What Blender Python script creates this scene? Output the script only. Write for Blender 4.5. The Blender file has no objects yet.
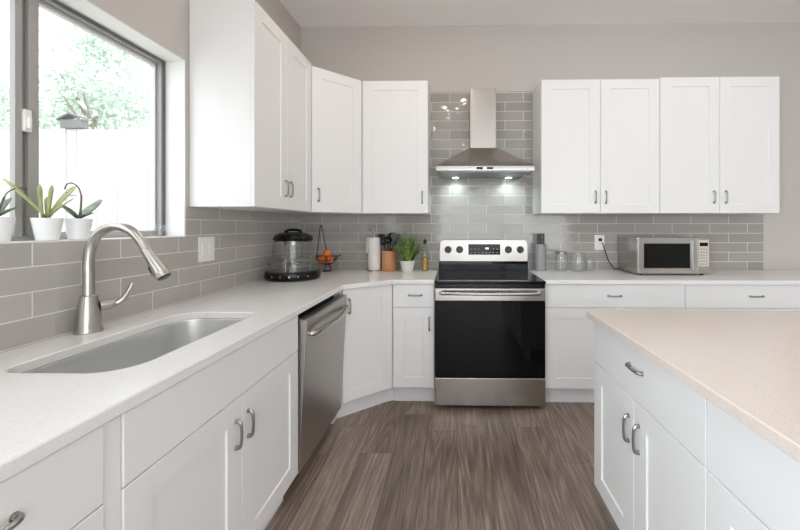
import bpy, bmesh, math, random
from mathutils import Vector, Matrix
random.seed(7)
PI = math.pi
S = bpy.context.scene
C = S.collection

# ------------------------------------------------------------------ camera
cam_d = bpy.data.cameras.new('camera')
cam = bpy.data.objects.new('camera', cam_d); C.objects.link(cam)
cam.location = (1.351, -3.2775, 1.2606)
cam.rotation_euler = (PI / 2, 0, 0.0175)
cam_d.sensor_width = 36.0
cam_d.lens = 377.5 / 800 * 36
cam_d.shift_x = (400 - 448.5) / 800
cam_d.shift_y = (226.1 - 265) / 800
cam_d.clip_start = 0.05
S.camera = cam

# ------------------------------------------------------------------ world, lights, exposure
W = bpy.data.worlds.new('world'); S.world = W; W.use_nodes = True
bg = W.node_tree.nodes['Background']
bg.inputs['Color'].default_value = (0.90, 0.95, 1.0, 1)
bg.inputs['Strength'].default_value = 2.8
S.view_settings.view_transform = 'Standard'
S.view_settings.look = 'None'
S.view_settings.gamma = 1
S.view_settings.use_curve_mapping = False
S.view_settings.exposure = 0.12
S.cycles.max_bounces = 10
S.cycles.diffuse_bounces = 6
S.cycles.glossy_bounces = 5
S.cycles.transparent_max_bounces = 24
S.cycles.sample_clamp_indirect = 6
S.cycles.use_denoising = True

def area(name, loc, rot, sx, sy, power, col, portal=False):
    d = bpy.data.lights.new(name, 'AREA'); d.shape = 'RECTANGLE'; d.size = sx; d.size_y = sy
    d.energy = power; d.color = col
    o = bpy.data.objects.new(name, d); C.objects.link(o); o.location = loc; o.rotation_euler = rot
    if portal: d.cycles.is_portal = True
    return o
area('window_portal', (-0.17, -2.38, 1.65), (0, -PI / 2, 0), 0.9, 1.95, 1, (1, 1, 1), True)
# fill as daylight of the rear doors, plus a lamp added at the left
area('island_side_fill', (-0.30, -4.9, 1.5), (0, -PI / 2, 0), 1.5, 1.5, 140, (0.80, 0.91, 1.0))  # added to brighten the island side; no such window is known
area('patio_daylight', (2.6, -6.3, 1.25), (PI / 2, 0, 0), 3.4, 2.1, 44, (0.95, 0.98, 1.0))
# unseen downlights of the ceiling, added as warm fill
WARM = (1.0, 0.91, 0.83)
for i, (x, y) in enumerate([(0.95, -1.1), (2.9, -1.25), (4.3, -1.5), (0.9, -3.3), (2.6, -3.3), (4.3, -3.5), (1.6, -5.2), (3.6, -5.2)]):
    d = bpy.data.lights.new('fill_downlight', 'AREA'); d.shape = 'DISK'; d.size = 0.16; d.energy = 2.6; d.color = WARM
    o = bpy.data.objects.new('fill_downlight', d); C.objects.link(o); o.location = (x, y, 2.985)

# ------------------------------------------------------------------ materials
def srgb(r, g, b):
    f = lambda c: (c / 255 / 12.92) if c / 255 <= 0.04045 else ((c / 255 + 0.055) / 1.055) ** 2.4
    return (f(r), f(g), f(b), 1)
def mat(name, col, rough=0.5, metal=0.0, spec=0.5, coat=0.0):
    m = bpy.data.materials.new(name); m.use_nodes = True
    b = m.node_tree.nodes['Principled BSDF']
    b.inputs['Base Color'].default_value = col; b.inputs['Roughness'].default_value = rough
    b.inputs['Metallic'].default_value = metal; b.inputs['Specular IOR Level'].default_value = spec
    b.inputs['Coat Weight'].default_value = coat
    return m
def nn(m, t, **kw):
    n = m.node_tree.nodes.new(t)
    for k, v in kw.items(): setattr(n, k, v)
    return n
def lk(m, a, b): m.node_tree.links.new(a, b)
def bsdf(m): return m.node_tree.nodes['Principled BSDF']
def noise_bump(m, scale=200, strength=0.05, dist=0.001, vec_scale=None):
    tc = nn(m, 'ShaderNodeTexCoord'); src = tc.outputs['Object']
    if vec_scale:
        mp = nn(m, 'ShaderNodeMapping'); mp.inputs['Scale'].default_value = vec_scale
        lk(m, src, mp.inputs['Vector']); src = mp.outputs['Vector']
    n = nn(m, 'ShaderNodeTexNoise'); n.inputs['Scale'].default_value = scale; lk(m, src, n.inputs['Vector'])
    b = nn(m, 'ShaderNodeBump'); b.inputs['Strength'].default_value = strength; b.inputs['Distance'].default_value = dist
    lk(m, n.outputs['Fac'], b.inputs['Height']); lk(m, b.outputs['Normal'], bsdf(m).inputs['Normal'])
    return n
def vary(m, c1, c2, scale, vec_scale=None, detail=3):
    tc = nn(m, 'ShaderNodeTexCoord'); src = tc.outputs['Object']
    if vec_scale:
        mp = nn(m, 'ShaderNodeMapping'); mp.inputs['Scale'].default_value = vec_scale
        lk(m, src, mp.inputs['Vector']); src = mp.outputs['Vector']
    n = nn(m, 'ShaderNodeTexNoise'); n.inputs['Scale'].default_value = scale; n.inputs['Detail'].default_value = detail
    lk(m, src, n.inputs['Vector'])
    r = nn(m, 'ShaderNodeValToRGB'); r.color_ramp.elements[0].color = c1; r.color_ramp.elements[1].color = c2
    r.color_ramp.elements[0].position = 0.35; r.color_ramp.elements[1].position = 0.65
    lk(m, n.outputs['Fac'], r.inputs['Fac']); lk(m, r.outputs['Color'], bsdf(m).inputs['Base Color'])
    return r

M = {}
M['wall'] = mat('wall_paint', srgb(197, 191, 186), 0.85); noise_bump(M['wall'], 350, 0.08, 0.001)
M['ceiling'] = mat('ceiling_paint', srgb(246, 243, 242), 0.9); noise_bump(M['ceiling'], 250, 0.1, 0.001)
M['white'] = mat('cabinet_white_lacquer', srgb(236, 235, 234), 0.32); noise_bump(M['white'], 60, 0.015, 0.001)
M['trimwhite'] = mat('white_trim_paint', srgb(240, 239, 237), 0.5); noise_bump(M['trimwhite'], 120, 0.03, 0.001)
M['toe'] = mat('toe_kick_white', srgb(226, 225, 225), 0.5); noise_bump(M['toe'], 120, 0.03, 0.001)
M['steel'] = mat('brushed_steel', srgb(178, 173, 168), 0.32, 1.0)
noise_bump(M['steel'], 90, 0.10, 0.0006, (1, 1, 40))
M['steel_h'] = mat('brushed_steel_horizontal', srgb(186, 182, 178), 0.22, 1.0)
noise_bump(M['steel_h'], 30, 0.06, 0.0006, (1, 30, 60))
M['nickel'] = mat('satin_nickel', srgb(190, 186, 180), 0.28, 1.0); noise_bump(M['nickel'], 400, 0.02, 0.0003)
M['handle'] = mat('pewter_handle_metal', srgb(162, 159, 156), 0.28, 1.0); noise_bump(M['handle'], 400, 0.02, 0.0003)
M['sink'] = mat('sink_steel', srgb(226, 226, 224), 0.38, 1.0); noise_bump(M['sink'], 25, 0.05, 0.0006, (1, 1, 30))
M['blackglass'] = mat('black_glass', (0.004, 0.004, 0.004, 1), 0.04, 0, 0.2); noise_bump(M['blackglass'], 3, 0.01, 0.001)
M['black'] = mat('black_plastic', (0.008, 0.008, 0.008, 1), 0.22, 0, 0.3); noise_bump(M['black'], 200, 0.02, 0.0005)
M['blackmetal'] = mat('black_wire', (0.02, 0.02, 0.02, 1), 0.4, 0.6); noise_bump(M['blackmetal'], 200, 0.02, 0.0005)
M['dark'] = mat('dark_recess', (0.02, 0.02, 0.02, 1), 0.7); noise_bump(M['dark'], 80, 0.02, 0.0005)
M['alu'] = mat('window_aluminium', srgb(168, 165, 162), 0.5, 0.2); noise_bump(M['alu'], 150, 0.03, 0.0005)
M['alulight'] = mat('window_aluminium_light', srgb(205, 204, 202), 0.45, 0.2); noise_bump(M['alulight'], 150, 0.03, 0.0005)
M['gasket'] = mat('window_gasket', srgb(104, 100, 98), 0.7); noise_bump(M['gasket'], 150, 0.1, 0.001)
M['plastic'] = mat('white_plastic', srgb(238, 236, 232), 0.4); noise_bump(M['plastic'], 200, 0.02, 0.0005)
M['ceramic'] = mat('white_ceramic', srgb(240, 240, 240), 0.3); noise_bump(M['ceramic'], 60, 0.02, 0.0005)
M['ribbed'] = mat('pale_textured_pot', srgb(222, 219, 212), 0.6); noise_bump(M['ribbed'], 120, 0.5, 0.003)
M['paper'] = mat('paper_towel', srgb(236, 230, 226), 0.95); noise_bump(M['paper'], 160, 0.5, 0.002)
M['soil'] = mat('potting_soil', (0.03, 0.02, 0.015, 1), 0.95); noise_bump(M['soil'], 120, 0.8, 0.004)
M['copperwood'] = mat('orange_wood', srgb(196, 132, 88), 0.5); vary(M['copperwood'], srgb(214, 156, 112), srgb(190, 130, 88), 14, (1, 1, .1))
M['orange'] = mat('orange_peel', srgb(240, 128, 62), 0.45); noise_bump(M['orange'], 300, 0.3, 0.001)
M['leaf'] = mat('grass_green_leaf', srgb(100, 134, 56), 0.5); vary(M['leaf'], srgb(62, 98, 38), srgb(152, 172, 92), 40)
M['paleleaf'] = mat('pale_green_leaf', srgb(176, 184, 128), 0.5); vary(M['paleleaf'], srgb(160, 172, 108), srgb(205, 205, 160), 18)
M['greyleaf'] = mat('grey_green_leaf', srgb(120, 134, 112), 0.5); vary(M['greyleaf'], srgb(104, 122, 96), srgb(150, 160, 140), 18)
M['stem'] = mat('brown_stem', srgb(110, 104, 92), 0.7); noise_bump(M['stem'], 100, 0.3, 0.001)
M['oil'] = mat('amber_oil', srgb(190, 140, 30), 0.1); vary(M['oil'], srgb(184, 134, 28), srgb(200, 152, 40), 6)
M['greyplastic'] = mat('smoky_grey_plastic', srgb(150, 152, 152), 0.25); noise_bump(M['greyplastic'], 60, 0.03, 0.001)
M['panel_beige'] = mat('keypad_plastic', srgb(205, 196, 184), 0.45); noise_bump(M['panel_beige'], 200, 0.02, 0.0005)
M['mesh_dark'] = mat('hood_filter_steel', srgb(150, 155, 155), 0.4, 0.8)
noise_bump(M['mesh_dark'], 400, 0.4, 0.001)

def emit(name, col, s):
    m = bpy.data.materials.new(name); m.use_nodes = True
    b = bsdf(m); b.inputs['Base Color'].default_value = (0, 0, 0, 1)
    b.inputs['Emission Color'].default_value = col; b.inputs['Emission Strength'].default_value = s
    return m
M['led'] = emit('hood_led', (0.8, 1, 0.97, 1), 14)
M['bulb'] = emit('warm_bulb', (1, 0.85, 0.68, 1), 45)
M['digits'] = emit('clock_display', (0.7, 0.9, 1, 1), 1.5)

def thin_glass(name, tint=(1, 1, 1, 1), ior=1.45, rough=0.02, dens=0.0, col=(0.8, 0.85, 0.85, 1)):
    m = bpy.data.materials.new(name); m.use_nodes = True
    nt = m.node_tree; nt.nodes.remove(bsdf(m)); out = nt.nodes['Material Output']
    tr = nn(m, 'ShaderNodeBsdfTransparent'); tr.inputs['Color'].default_value = tint
    gl = nn(m, 'ShaderNodeBsdfGlossy'); gl.inputs['Roughness'].default_value = rough
    lw = nn(m, 'ShaderNodeLayerWeight'); lw.inputs['Blend'].default_value = 0.5
    pw = nn(m, 'ShaderNodeMath', operation='POWER'); lk(m, lw.outputs['Facing'], pw.inputs[0]); pw.inputs[1].default_value = 5
    f0 = ((ior - 1) / (ior + 1)) ** 2
    fr = nn(m, 'ShaderNodeMath', operation='MULTIPLY_ADD'); lk(m, pw.outputs[0], fr.inputs[0]); fr.inputs[1].default_value = 1 - f0; fr.inputs[2].default_value = f0
    mx = nn(m, 'ShaderNodeMixShader'); lk(m, fr.outputs[0], mx.inputs['Fac'])
    lk(m, tr.outputs['BSDF'], mx.inputs[1]); lk(m, gl.outputs['BSDF'], mx.inputs[2])
    last = mx
    if dens > 0:
        df = nn(m, 'ShaderNodeBsdfDiffuse'); df.inputs['Color'].default_value = col
        m2 = nn(m, 'ShaderNodeMixShader'); m2.inputs['Fac'].default_value = dens
        lk(m, mx.outputs['Shader'], m2.inputs[1]); lk(m, df.outputs['BSDF'], m2.inputs[2]); last = m2
    lk(m, last.outputs['Shader'], out.inputs['Surface'])
    return m
M['pane'] = thin_glass('window_glass', (0.97, 0.98, 0.98, 1))
M['glass'] = thin_glass('clear_glass', (0.97, 0.98, 0.98, 1), 1.5, 0.03, 0.02)
M['domeglass'] = thin_glass('clear_dome_plastic', (0.93, 0.935, 0.935, 1), 1.6, 0.05, 0.015)
M['smoke'] = thin_glass('smoky_clear_plastic', (0.62, 0.64, 0.64, 1), 1.5, 0.05, 0.35, (0.42, 0.44, 0.44, 1))
M['oilglass'] = thin_glass('oil_bottle_glass', (0.85, 0.9, 0.8, 1), 1.5, 0.03, 0.04)

# quartz worktop
def quartz(name, base, fleck):
    m = mat(name, base, 0.22); b = bsdf(m)
    tc = nn(m, 'ShaderNodeTexCoord')
    n = nn(m, 'ShaderNodeTexNoise'); n.inputs['Scale'].default_value = 260; n.inputs['Detail'].default_value = 2
    v = nn(m, 'ShaderNodeTexVoronoi'); v.inputs['Scale'].default_value = 130
    n2 = nn(m, 'ShaderNodeTexNoise'); n2.inputs['Scale'].default_value = 5
    for q in (n, v, n2): lk(m, tc.outputs['Object'], q.inputs['Vector'])
    r = nn(m, 'ShaderNodeValToRGB'); r.color_ramp.elements[0].position = 0.36; r.color_ramp.elements[0].color = fleck
    r.color_ramp.elements[1].position = 0.5; r.color_ramp.elements[1].color = base
    lk(m, n.outputs['Fac'], r.inputs['Fac'])
    r2 = nn(m, 'ShaderNodeValToRGB'); r2.color_ramp.elements[0].position = 0.0; r2.color_ramp.elements[0].color = (1, 1, 1, 1)
    r2.color_ramp.elements[1].position = 0.13; r2.color_ramp.elements[1].color = (0, 0, 0, 1)
    lk(m, v.outputs['Distance'], r2.inputs['Fac'])
    mul = nn(m, 'ShaderNodeMath', operation='MULTIPLY'); lk(m, r2.outputs['Color'], mul.inputs[0]); mul.inputs[1].default_value = 0.35
    mx = nn(m, 'ShaderNodeMix', data_type='RGBA'); lk(m, mul.outputs[0], mx.inputs[0]); lk(m, r.outputs['Color'], mx.inputs[6])
    mx.inputs[7].default_value = (0.95, 0.95, 0.95, 1)
    lk(m, mx.outputs[2], b.inputs['Base Color'])
    return m
M['quartz'] = quartz('white_quartz', srgb(238, 236, 234), srgb(230, 228, 226))
M['quartz_island'] = quartz('warm_white_quartz', srgb(229, 217, 208), srgb(220, 207, 198))

# subway tile: u axis 0 = x, 1 = y
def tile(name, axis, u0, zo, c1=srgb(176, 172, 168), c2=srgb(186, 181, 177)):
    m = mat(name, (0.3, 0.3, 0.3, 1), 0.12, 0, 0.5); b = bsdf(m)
    tc = nn(m, 'ShaderNodeTexCoord'); sp = nn(m, 'ShaderNodeSeparateXYZ'); lk(m, tc.outputs['Object'], sp.inputs[0])
    a = nn(m, 'ShaderNodeMath', operation='SUBTRACT'); lk(m, sp.outputs[axis], a.inputs[0]); a.inputs[1].default_value = u0 - 0.318 * 20
    z = nn(m, 'ShaderNodeMath', operation='SUBTRACT'); lk(m, sp.outputs[2], z.inputs[0]); z.inputs[1].default_value = zo
    cb = nn(m, 'ShaderNodeCombineXYZ'); lk(m, a.outputs[0], cb.inputs[0]); lk(m, z.outputs[0], cb.inputs[1])
    br = nn(m, 'ShaderNodeTexBrick'); br.inputs['Scale'].default_value = 1
    br.inputs['Brick Width'].default_value = 0.318; br.inputs['Row Height'].default_value = 0.081
    br.inputs['Mortar Size'].default_value = 0.0022; br.inputs['Mortar Smooth'].default_value = 0.15
    br.inputs['Color1'].default_value = c1; br.inputs['Color2'].default_value = c2
    br.inputs['Mortar'].default_value = srgb(226, 222, 218)
    lk(m, cb.outputs[0], br.inputs['Vector']); lk(m, br.outputs['Color'], b.inputs['Base Color'])
    rr = nn(m, 'ShaderNodeMapRange'); lk(m, br.outputs['Fac'], rr.inputs[0]); rr.inputs[3].default_value = 0.055; rr.inputs[4].default_value = 0.8
    lk(m, rr.outputs[0], b.inputs['Roughness'])
    n = nn(m, 'ShaderNodeTexNoise'); n.inputs['Scale'].default_value = 9; n.inputs['Detail'].default_value = 1
    mp = nn(m, 'ShaderNodeMapping'); mp.inputs['Scale'].default_value = (1, 1, 2.0); lk(m, tc.outputs['Object'], mp.inputs[0]); lk(m, mp.outputs[0], n.inputs['Vector'])
    h = nn(m, 'ShaderNodeMath', operation='MULTIPLY_ADD'); lk(m, br.outputs['Fac'], h.inputs[0]); h.inputs[1].default_value = -0.5
    h2 = nn(m, 'ShaderNodeMath', operation='MULTIPLY'); lk(m, n.outputs['Fac'], h2.inputs[0]); h2.inputs[1].default_value = 1.0
    lk(m, h2.outputs[0], h.inputs[2])
    bp = nn(m, 'ShaderNodeBump'); bp.inputs['Strength'].default_value = 0.5; bp.inputs['Distance'].default_value = 0.003
    lk(m, h.outputs[0], bp.inputs['Height']); lk(m, bp.outputs['Normal'], b.inputs['Normal'])
    return m
M['tile_back'] = tile('grey_subway_tile_back', 0, 0.192, 0.876, srgb(158, 153, 148), srgb(172, 167, 161))  # same tile as the left wall; dimmer light is put into its colour
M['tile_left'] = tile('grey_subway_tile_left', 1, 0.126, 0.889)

# wood plank floor
def floor_mat():
    m = mat('wood_plank_floor', (0.2, 0.15, 0.12, 1), 0.33, 0, 0.45); b = bsdf(m)
    tc = nn(m, 'ShaderNodeTexCoord'); sp = nn(m, 'ShaderNodeSeparateXYZ'); lk(m, tc.outputs['Object'], sp.inputs[0])
    ax = nn(m, 'ShaderNodeMath', operation='ADD'); lk(m, sp.outputs[0], ax.inputs[0]); ax.inputs[1].default_value = 10.03
    ri = nn(m, 'ShaderNodeMath', operation='DIVIDE'); lk(m, ax.outputs[0], ri.inputs[0]); ri.inputs[1].default_value = 0.178
    rf = nn(m, 'ShaderNodeMath', operation='FLOOR'); lk(m, ri.outputs[0], rf.inputs[0])
    wn = nn(m, 'ShaderNodeTexWhiteNoise', noise_dimensions='1D'); lk(m, rf.outputs[0], wn.inputs['W'])
    wo_ = nn(m, 'ShaderNodeMath', operation='MULTIPLY_ADD'); lk(m, wn.outputs['Value'], wo_.inputs[0]); wo_.inputs[1].default_value = 1.22; wo_.inputs[2].default_value = 20.35
    ay = nn(m, 'ShaderNodeMath', operation='ADD'); lk(m, sp.outputs[1], ay.inputs[0]); lk(m, wo_.outputs[0], ay.inputs[1])
    cb = nn(m, 'ShaderNodeCombineXYZ'); lk(m, ay.outputs[0], cb.inputs[0]); lk(m, ax.outputs[0], cb.inputs[1])
    br = nn(m, 'ShaderNodeTexBrick'); br.offset = 0.0; br.inputs['Scale'].default_value = 1
    br.inputs['Brick Width'].default_value = 1.22; br.inputs['Row Height'].default_value = 0.178
    br.inputs['Mortar Size'].default_value = 0.0009; br.inputs['Color1'].default_value = (0, 0, 0, 1); br.inputs['Color2'].default_value = (1, 1, 1, 1)
    br.inputs['Mortar'].default_value = (0.5, 0.5, 0.5, 1)
    lk(m, cb.outputs[0], br.inputs['Vector'])
    # per plank offset of the grain
    off = nn(m, 'ShaderNodeMath', operation='MULTIPLY'); lk(m, br.outputs['Color'], off.inputs[0]); off.inputs[1].default_value = 37.0
    cz = nn(m, 'ShaderNodeCombineXYZ'); lk(m, sp.outputs[0], cz.inputs[0]); lk(m, sp.outputs[1], cz.inputs[1]); lk(m, off.outputs[0], cz.inputs[2])
    mp = nn(m, 'ShaderNodeMapping'); mp.inputs['Scale'].default_value = (1, 0.05, 1); lk(m, cz.outputs[0], mp.inputs[0])
    fine = nn(m, 'ShaderNodeTexNoise'); fine.inputs['Scale'].default_value = 80; fine.inputs['Detail'].default_value = 6; fine.inputs['Roughness'].default_value = 0.65
    fine.inputs['Distortion'].default_value = 0.4
    lk(m, mp.outputs[0], fine.inputs['Vector'])
    mp2 = nn(m, 'ShaderNodeMapping'); mp2.inputs['Scale'].default_value = (1, 0.07, 1); lk(m, cz.outputs[0], mp2.inputs[0])
    big = nn(m, 'ShaderNodeTexNoise'); big.inputs['Scale'].default_value = 3.2; big.inputs['Detail'].default_value = 2; big.inputs['Distortion'].default_value = 0.6
    lk(m, mp2.outputs[0], big.inputs['Vector'])
    # rings = fract-like sine of the big noise (cathedral grain)
    k = nn(m, 'ShaderNodeMath', operation='MULTIPLY'); lk(m, big.outputs['Fac'], k.inputs[0]); k.inputs[1].default_value = 150
    sn = nn(m, 'ShaderNodeMath', operation='SINE'); lk(m, k.outputs[0], sn.inputs[0])
    sm = nn(m, 'ShaderNodeMath', operation='MULTIPLY_ADD'); lk(m, sn.outputs[0], sm.inputs[0]); sm.inputs[1].default_value = 0.05
    fs = nn(m, 'ShaderNodeMath', operation='MULTIPLY_ADD'); lk(m, fine.outputs['Fac'], fs.inputs[0]); fs.inputs[1].default_value = 0.62
    b2 = nn(m, 'ShaderNodeTexNoise'); b2.inputs['Scale'].default_value = 2.6; b2.inputs['Detail'].default_value = 3; lk(m, mp2.outputs[0], b2.inputs['Vector'])
    b3 = nn(m, 'ShaderNodeMath', operation='MULTIPLY_ADD'); lk(m, b2.outputs['Fac'], b3.inputs[0]); b3.inputs[1].default_value = 0.5; b3.inputs[2].default_value = -0.06
    lk(m, b3.outputs[0], fs.inputs[2]); lk(m, fs.outputs[0], sm.inputs[2])
    r = nn(m, 'ShaderNodeValToRGB'); e = r.color_ramp.elements
    e[0].position = 0.26; e[0].color = srgb(84, 70, 62); e[1].position = 0.76; e[1].color = srgb(186, 169, 157)
    mid = r.color_ramp.elements.new(0.5); mid.color = srgb(130, 113, 103)
    lk(m, sm.outputs[0], r.inputs['Fac'])
    hs = nn(m, 'ShaderNodeHueSaturation'); lk(m, r.outputs['Color'], hs.inputs['Color'])
    vr = nn(m, 'ShaderNodeMapRange'); lk(m, br.outputs['Color'], vr.inputs[0]); vr.inputs[3].default_value = 0.90; vr.inputs[4].default_value = 1.10
    lk(m, vr.outputs[0], hs.inputs['Value'])
    mx = nn(m, 'ShaderNodeMix', data_type='RGBA'); lk(m, br.outputs['Fac'], mx.inputs[0]); lk(m, hs.outputs['Color'], mx.inputs[6]); mx.inputs[7].default_value = srgb(60, 48, 42)
    lk(m, mx.outputs[2], b.inputs['Base Color'])
    bp = nn(m, 'ShaderNodeBump'); bp.inputs['Strength'].default_value = 0.25; bp.inputs['Distance'].default_value = 0.001
    lk(m, sm.outputs[0], bp.inputs['Height']); lk(m, bp.outputs['Normal'], b.inputs['Normal'])
    return m
M['floor'] = floor_mat()
M['fence'] = mat('pale_fence_wood', srgb(225, 220, 214), 0.9); vary(M['fence'], srgb(190, 187, 184), srgb(208, 206, 203), 2, (9, 1, .4))
M['foliage'] = mat('tree_foliage', srgb(150, 184, 146), 0.7); vary(M['foliage'], srgb(172, 190, 172), srgb(220, 226, 217), 4)
M['bark'] = mat('tree_bark', srgb(150, 140, 130), 0.9); noise_bump(M['bark'], 30, 0.6, 0.01)
M['lawn'] = mat('pale_ground', srgb(215, 215, 205), 0.95); noise_bump(M['lawn'], 20, 0.4, 0.01)
M['birdhouse'] = mat('weathered_grey_wood', srgb(120, 118, 116), 0.8); noise_bump(M['birdhouse'], 60, 0.4, 0.002)

# ------------------------------------------------------------------ mesh helpers
def BM(): return bmesh.new()
def box(bm, x0, x1, y0, y1, z0, z1, bev=0.0, seg=2):
    r = bmesh.ops.create_cube(bm, size=1.0); vs = r['verts']
    for v in vs:
        v.co.x = x0 if v.co.x < 0 else x1; v.co.y = y0 if v.co.y < 0 else y1; v.co.z = z0 if v.co.z < 0 else z1
    if bev > 0:
        es = list({e for v in vs for e in v.link_edges})
        bmesh.ops.bevel(bm, geom=es, offset=bev, segments=seg, profile=0.5, affect='EDGES', clamp_overlap=True)
    return bm
def loops_bm(bm, loops, cap0=True, cap1=True, closed=True):
    rows = [[bm.verts.new(p) for p in lp] for lp in loops]
    n = len(rows[0])
    for a, b in zip(rows, rows[1:]):
        for i in range(n if closed else n - 1):
            j = (i + 1) % n
            try: bm.faces.new((a[i], a[j], b[j], b[i]))
            except ValueError: pass
    if cap0: bm.faces.new(list(reversed(rows[0])))
    if cap1: bm.faces.new(rows[-1])
    return bm
def lathe(bm, prof, cx=0, cy=0, seg=32, cap0=True, cap1=True, sx=1, sy=1):
    return loops_bm(bm, [[(cx + sx * r * math.cos(2 * PI * i / seg), cy + sy * r * math.sin(2 * PI * i / seg), z) for i in range(seg)] for r, z in prof], cap0, cap1)
def prism(bm, poly, z0, z1):
    return loops_bm(bm, [[(x, y, z0) for x, y in poly], [(x, y, z1) for x, y in poly]])
def tube(bm, pts, rad, seg=10, closed=False, flat=1.0):
    P = [Vector(p) for p in pts]; n = len(P)
    R = rad if isinstance(rad, (list, tuple)) else [rad] * n
    prev = None; rows = []
    for i, p in enumerate(P):
        if closed: t = P[(i + 1) % n] - P[i - 1]
        else: t = P[min(i + 1, n - 1)] - P[max(i - 1, 0)]
        t.normalize()
        if prev is None:
            up = Vector((0, 0, 1)) if abs(t.z) < 0.9 else Vector((1, 0, 0))
            a = t.cross(up).normalized()
        else:
            a = (prev - t * prev.dot(t)).normalized()
        prev = a; b = t.cross(a)
        rows.append([tuple(p + R[i] * (math.cos(2 * PI * k / seg) * a + flat * math.sin(2 * PI * k / seg) * b)) for k in range(seg)])
    if closed: rows.append(rows[0])
    return loops_bm(bm, rows, not closed, not closed)
def smooth_path(pts, n=6):
    P = [Vector(p) for p in pts]; out = []
    Q = [P[0] * 2 - P[1]] + P + [P[-1] * 2 - P[-2]]
    for i in range(1, len(Q) - 2):
        for k in range(n):
            t = k / n
            out.append(0.5 * ((2 * Q[i]) + (Q[i + 1] - Q[i - 1]) * t + (2 * Q[i - 1] - 5 * Q[i] + 4 * Q[i + 1] - Q[i + 2]) * t * t + (3 * Q[i] - 3 * Q[i + 1] + Q[i + 2] - Q[i - 1]) * t ** 3))
    out.append(P[-1]); return out
def sphere(bm, c, r, u=20, v=12, sz=1.0):
    mt = Matrix.Translation(c) @ Matrix.Diagonal((r, r, r * sz, 1))
    bmesh.ops.create_uvsphere(bm, u_segments=u, v_segments=v, radius=1, matrix=mt); return bm
def cyl_axis(bm, c, axis, r, l, seg=24, r2=None):
    a = Vector(axis).normalized(); c = Vector(c)
    return tube(bm, [c, c + a * l], [r, r if r2 is None else r2], seg)
def obj(name, bm, m, parent=None, smooth=True, label=None, kind=None):
    bmesh.ops.recalc_face_normals(bm, faces=bm.faces[:])
    if smooth:
        for f in bm.faces: f.smooth = True
        for e in bm.edges:
            if len(e.link_faces) == 2 and e.calc_face_angle(0) > 0.6: e.smooth = False
    me = bpy.data.meshes.new(name); bm.to_mesh(me); bm.free()
    me.materials.append(m)
    o = bpy.data.objects.new(name, me); C.objects.link(o)
    if smooth:
        wnm = o.modifiers.new('weighted_normals', 'WEIGHTED_NORMAL'); wnm.keep_sharp = True
    if parent: o.parent = parent
    if label: o['label'] = label
    if kind: o['kind'] = kind
    return o
def thing(name, label, cat, loc=(0, 0, 0), rz=0, group=None):
    o = bpy.data.objects.new(name, None); C.objects.link(o); o.location = loc; o.rotation_euler = (0, 0, rz)
    o.empty_display_size = 0.05
    return tag(o, label, cat, group)
def tag(o, label, cat, group=None):
    o['label'] = label; o['category'] = cat
    if group: o['group'] = group
    return o
def struct(name, bm, m, smooth=False):
    return obj(name, bm, m, None, smooth, kind='structure')

ZC = 0.886; CT = 0.03; ZU0 = 1.36; ZU1 = 2.398; ZCL = 3.0; TK = 0.118
RX0, RX1 = 1.209, 1.971

# ------------------------------------------------------------------ room shell
XR, YR = 5.6, -6.6
struct('floor', box(BM(), -0.16, XR + 0.1, YR - 0.1, 0.1, -0.05, 0.0), M['floor'])
struct('ceiling', box(BM(), -0.16, XR + 0.1, YR - 0.1, 0.1, ZCL, ZCL + 0.05), M['ceiling'])
struct('wall_back', box(BM(), -0.16, XR + 0.1, 0.0, 0.1, 0, ZCL), M['wall'])
struct('wall_right', box(BM(), XR, XR + 0.1, YR - 0.1, 0.0, 0, ZCL), M['wall'])
WY0, WY1, WZ0, WZ1 = -3.36, -1.412, 1.207, 2.088
b = BM()
VY0, VY1, VZ0, VZ1 = -5.7, -4.1, 0.7, 2.3  # opening for the made-up side window
box(b, -0.16, 0, YR, VY0, 0, ZCL); box(b, -0.16, 0, VY1, WY0, 0, ZCL); box(b, -0.16, 0, VY0, VY1, 0, VZ0); box(b, -0.16, 0, VY0, VY1, VZ1, ZCL); box(b, -0.16, 0, WY1, 0, 0, ZCL); box(b, -0.16, 0, WY0, WY1, 0, WZ0); box(b, -0.16, 0, WY0, WY1, WZ1, ZCL)
struct('wall_left', b, M['wall'])
PX0, PX1, PZ1 = 0.9, 4.3, 2.35
b = BM()
box(b, -0.16, PX0, YR - 0.1, YR, 0, ZCL); box(b, PX1, XR + 0.1, YR - 0.1, YR, 0, ZCL); box(b, PX0, PX1, YR - 0.1, YR, PZ1, ZCL)
struct('wall_front', b, M['wall'])
# window opening lining
b = BM()
box(b, -0.159, 0.0015, WY1 - 0.006, WY1 - 0.0002, WZ0, WZ1); box(b, -0.159, 0.0015, WY0, WY1 - 0.006, WZ1 - 0.006, WZ1 - 0.0002)
box(b, -0.159, 0.0015, WY0 + 0.0002, WY0 + 0.006, WZ0, WZ1 - 0.006)
struct('trim_1', b, M['trimwhite'])
struct('trim_2', box(BM(), -0.159, -0.004, WY0 + 0.006, WY1 - 0.006, WZ0, WZ0 + 0.004, 0.001), M['trimwhite'])
# tiled backsplashes
TT = 0.006
struct('trim_3', box(BM(), 0.0003, TT, -2.93, WY1, ZC, WZ0 - 0.0005), M['tile_left'])
b = BM(); box(b, 0.0003, TT, WY1 + 0.0002, -TT, ZC, ZU0)
struct('trim_4', b, M['tile_left'])
b = BM()
prism(b, [(0.0, 0), (3.985, 0), (3.985, 1), (0, 1)], 0, 1); b.clear()
polyf = [(TT, ZC), (3.985, ZC), (3.985, ZU0), (2.020, ZU0), (2.020, 2.424), (1.140, 2.424), (1.140, ZU0), (TT, ZU0)]
loops_bm(b, [[(x, -0.0003, z) for x, z in polyf], [(x, -TT, z) for x, z in polyf]])
struct('trim_5', b, M['tile_back'])

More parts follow.
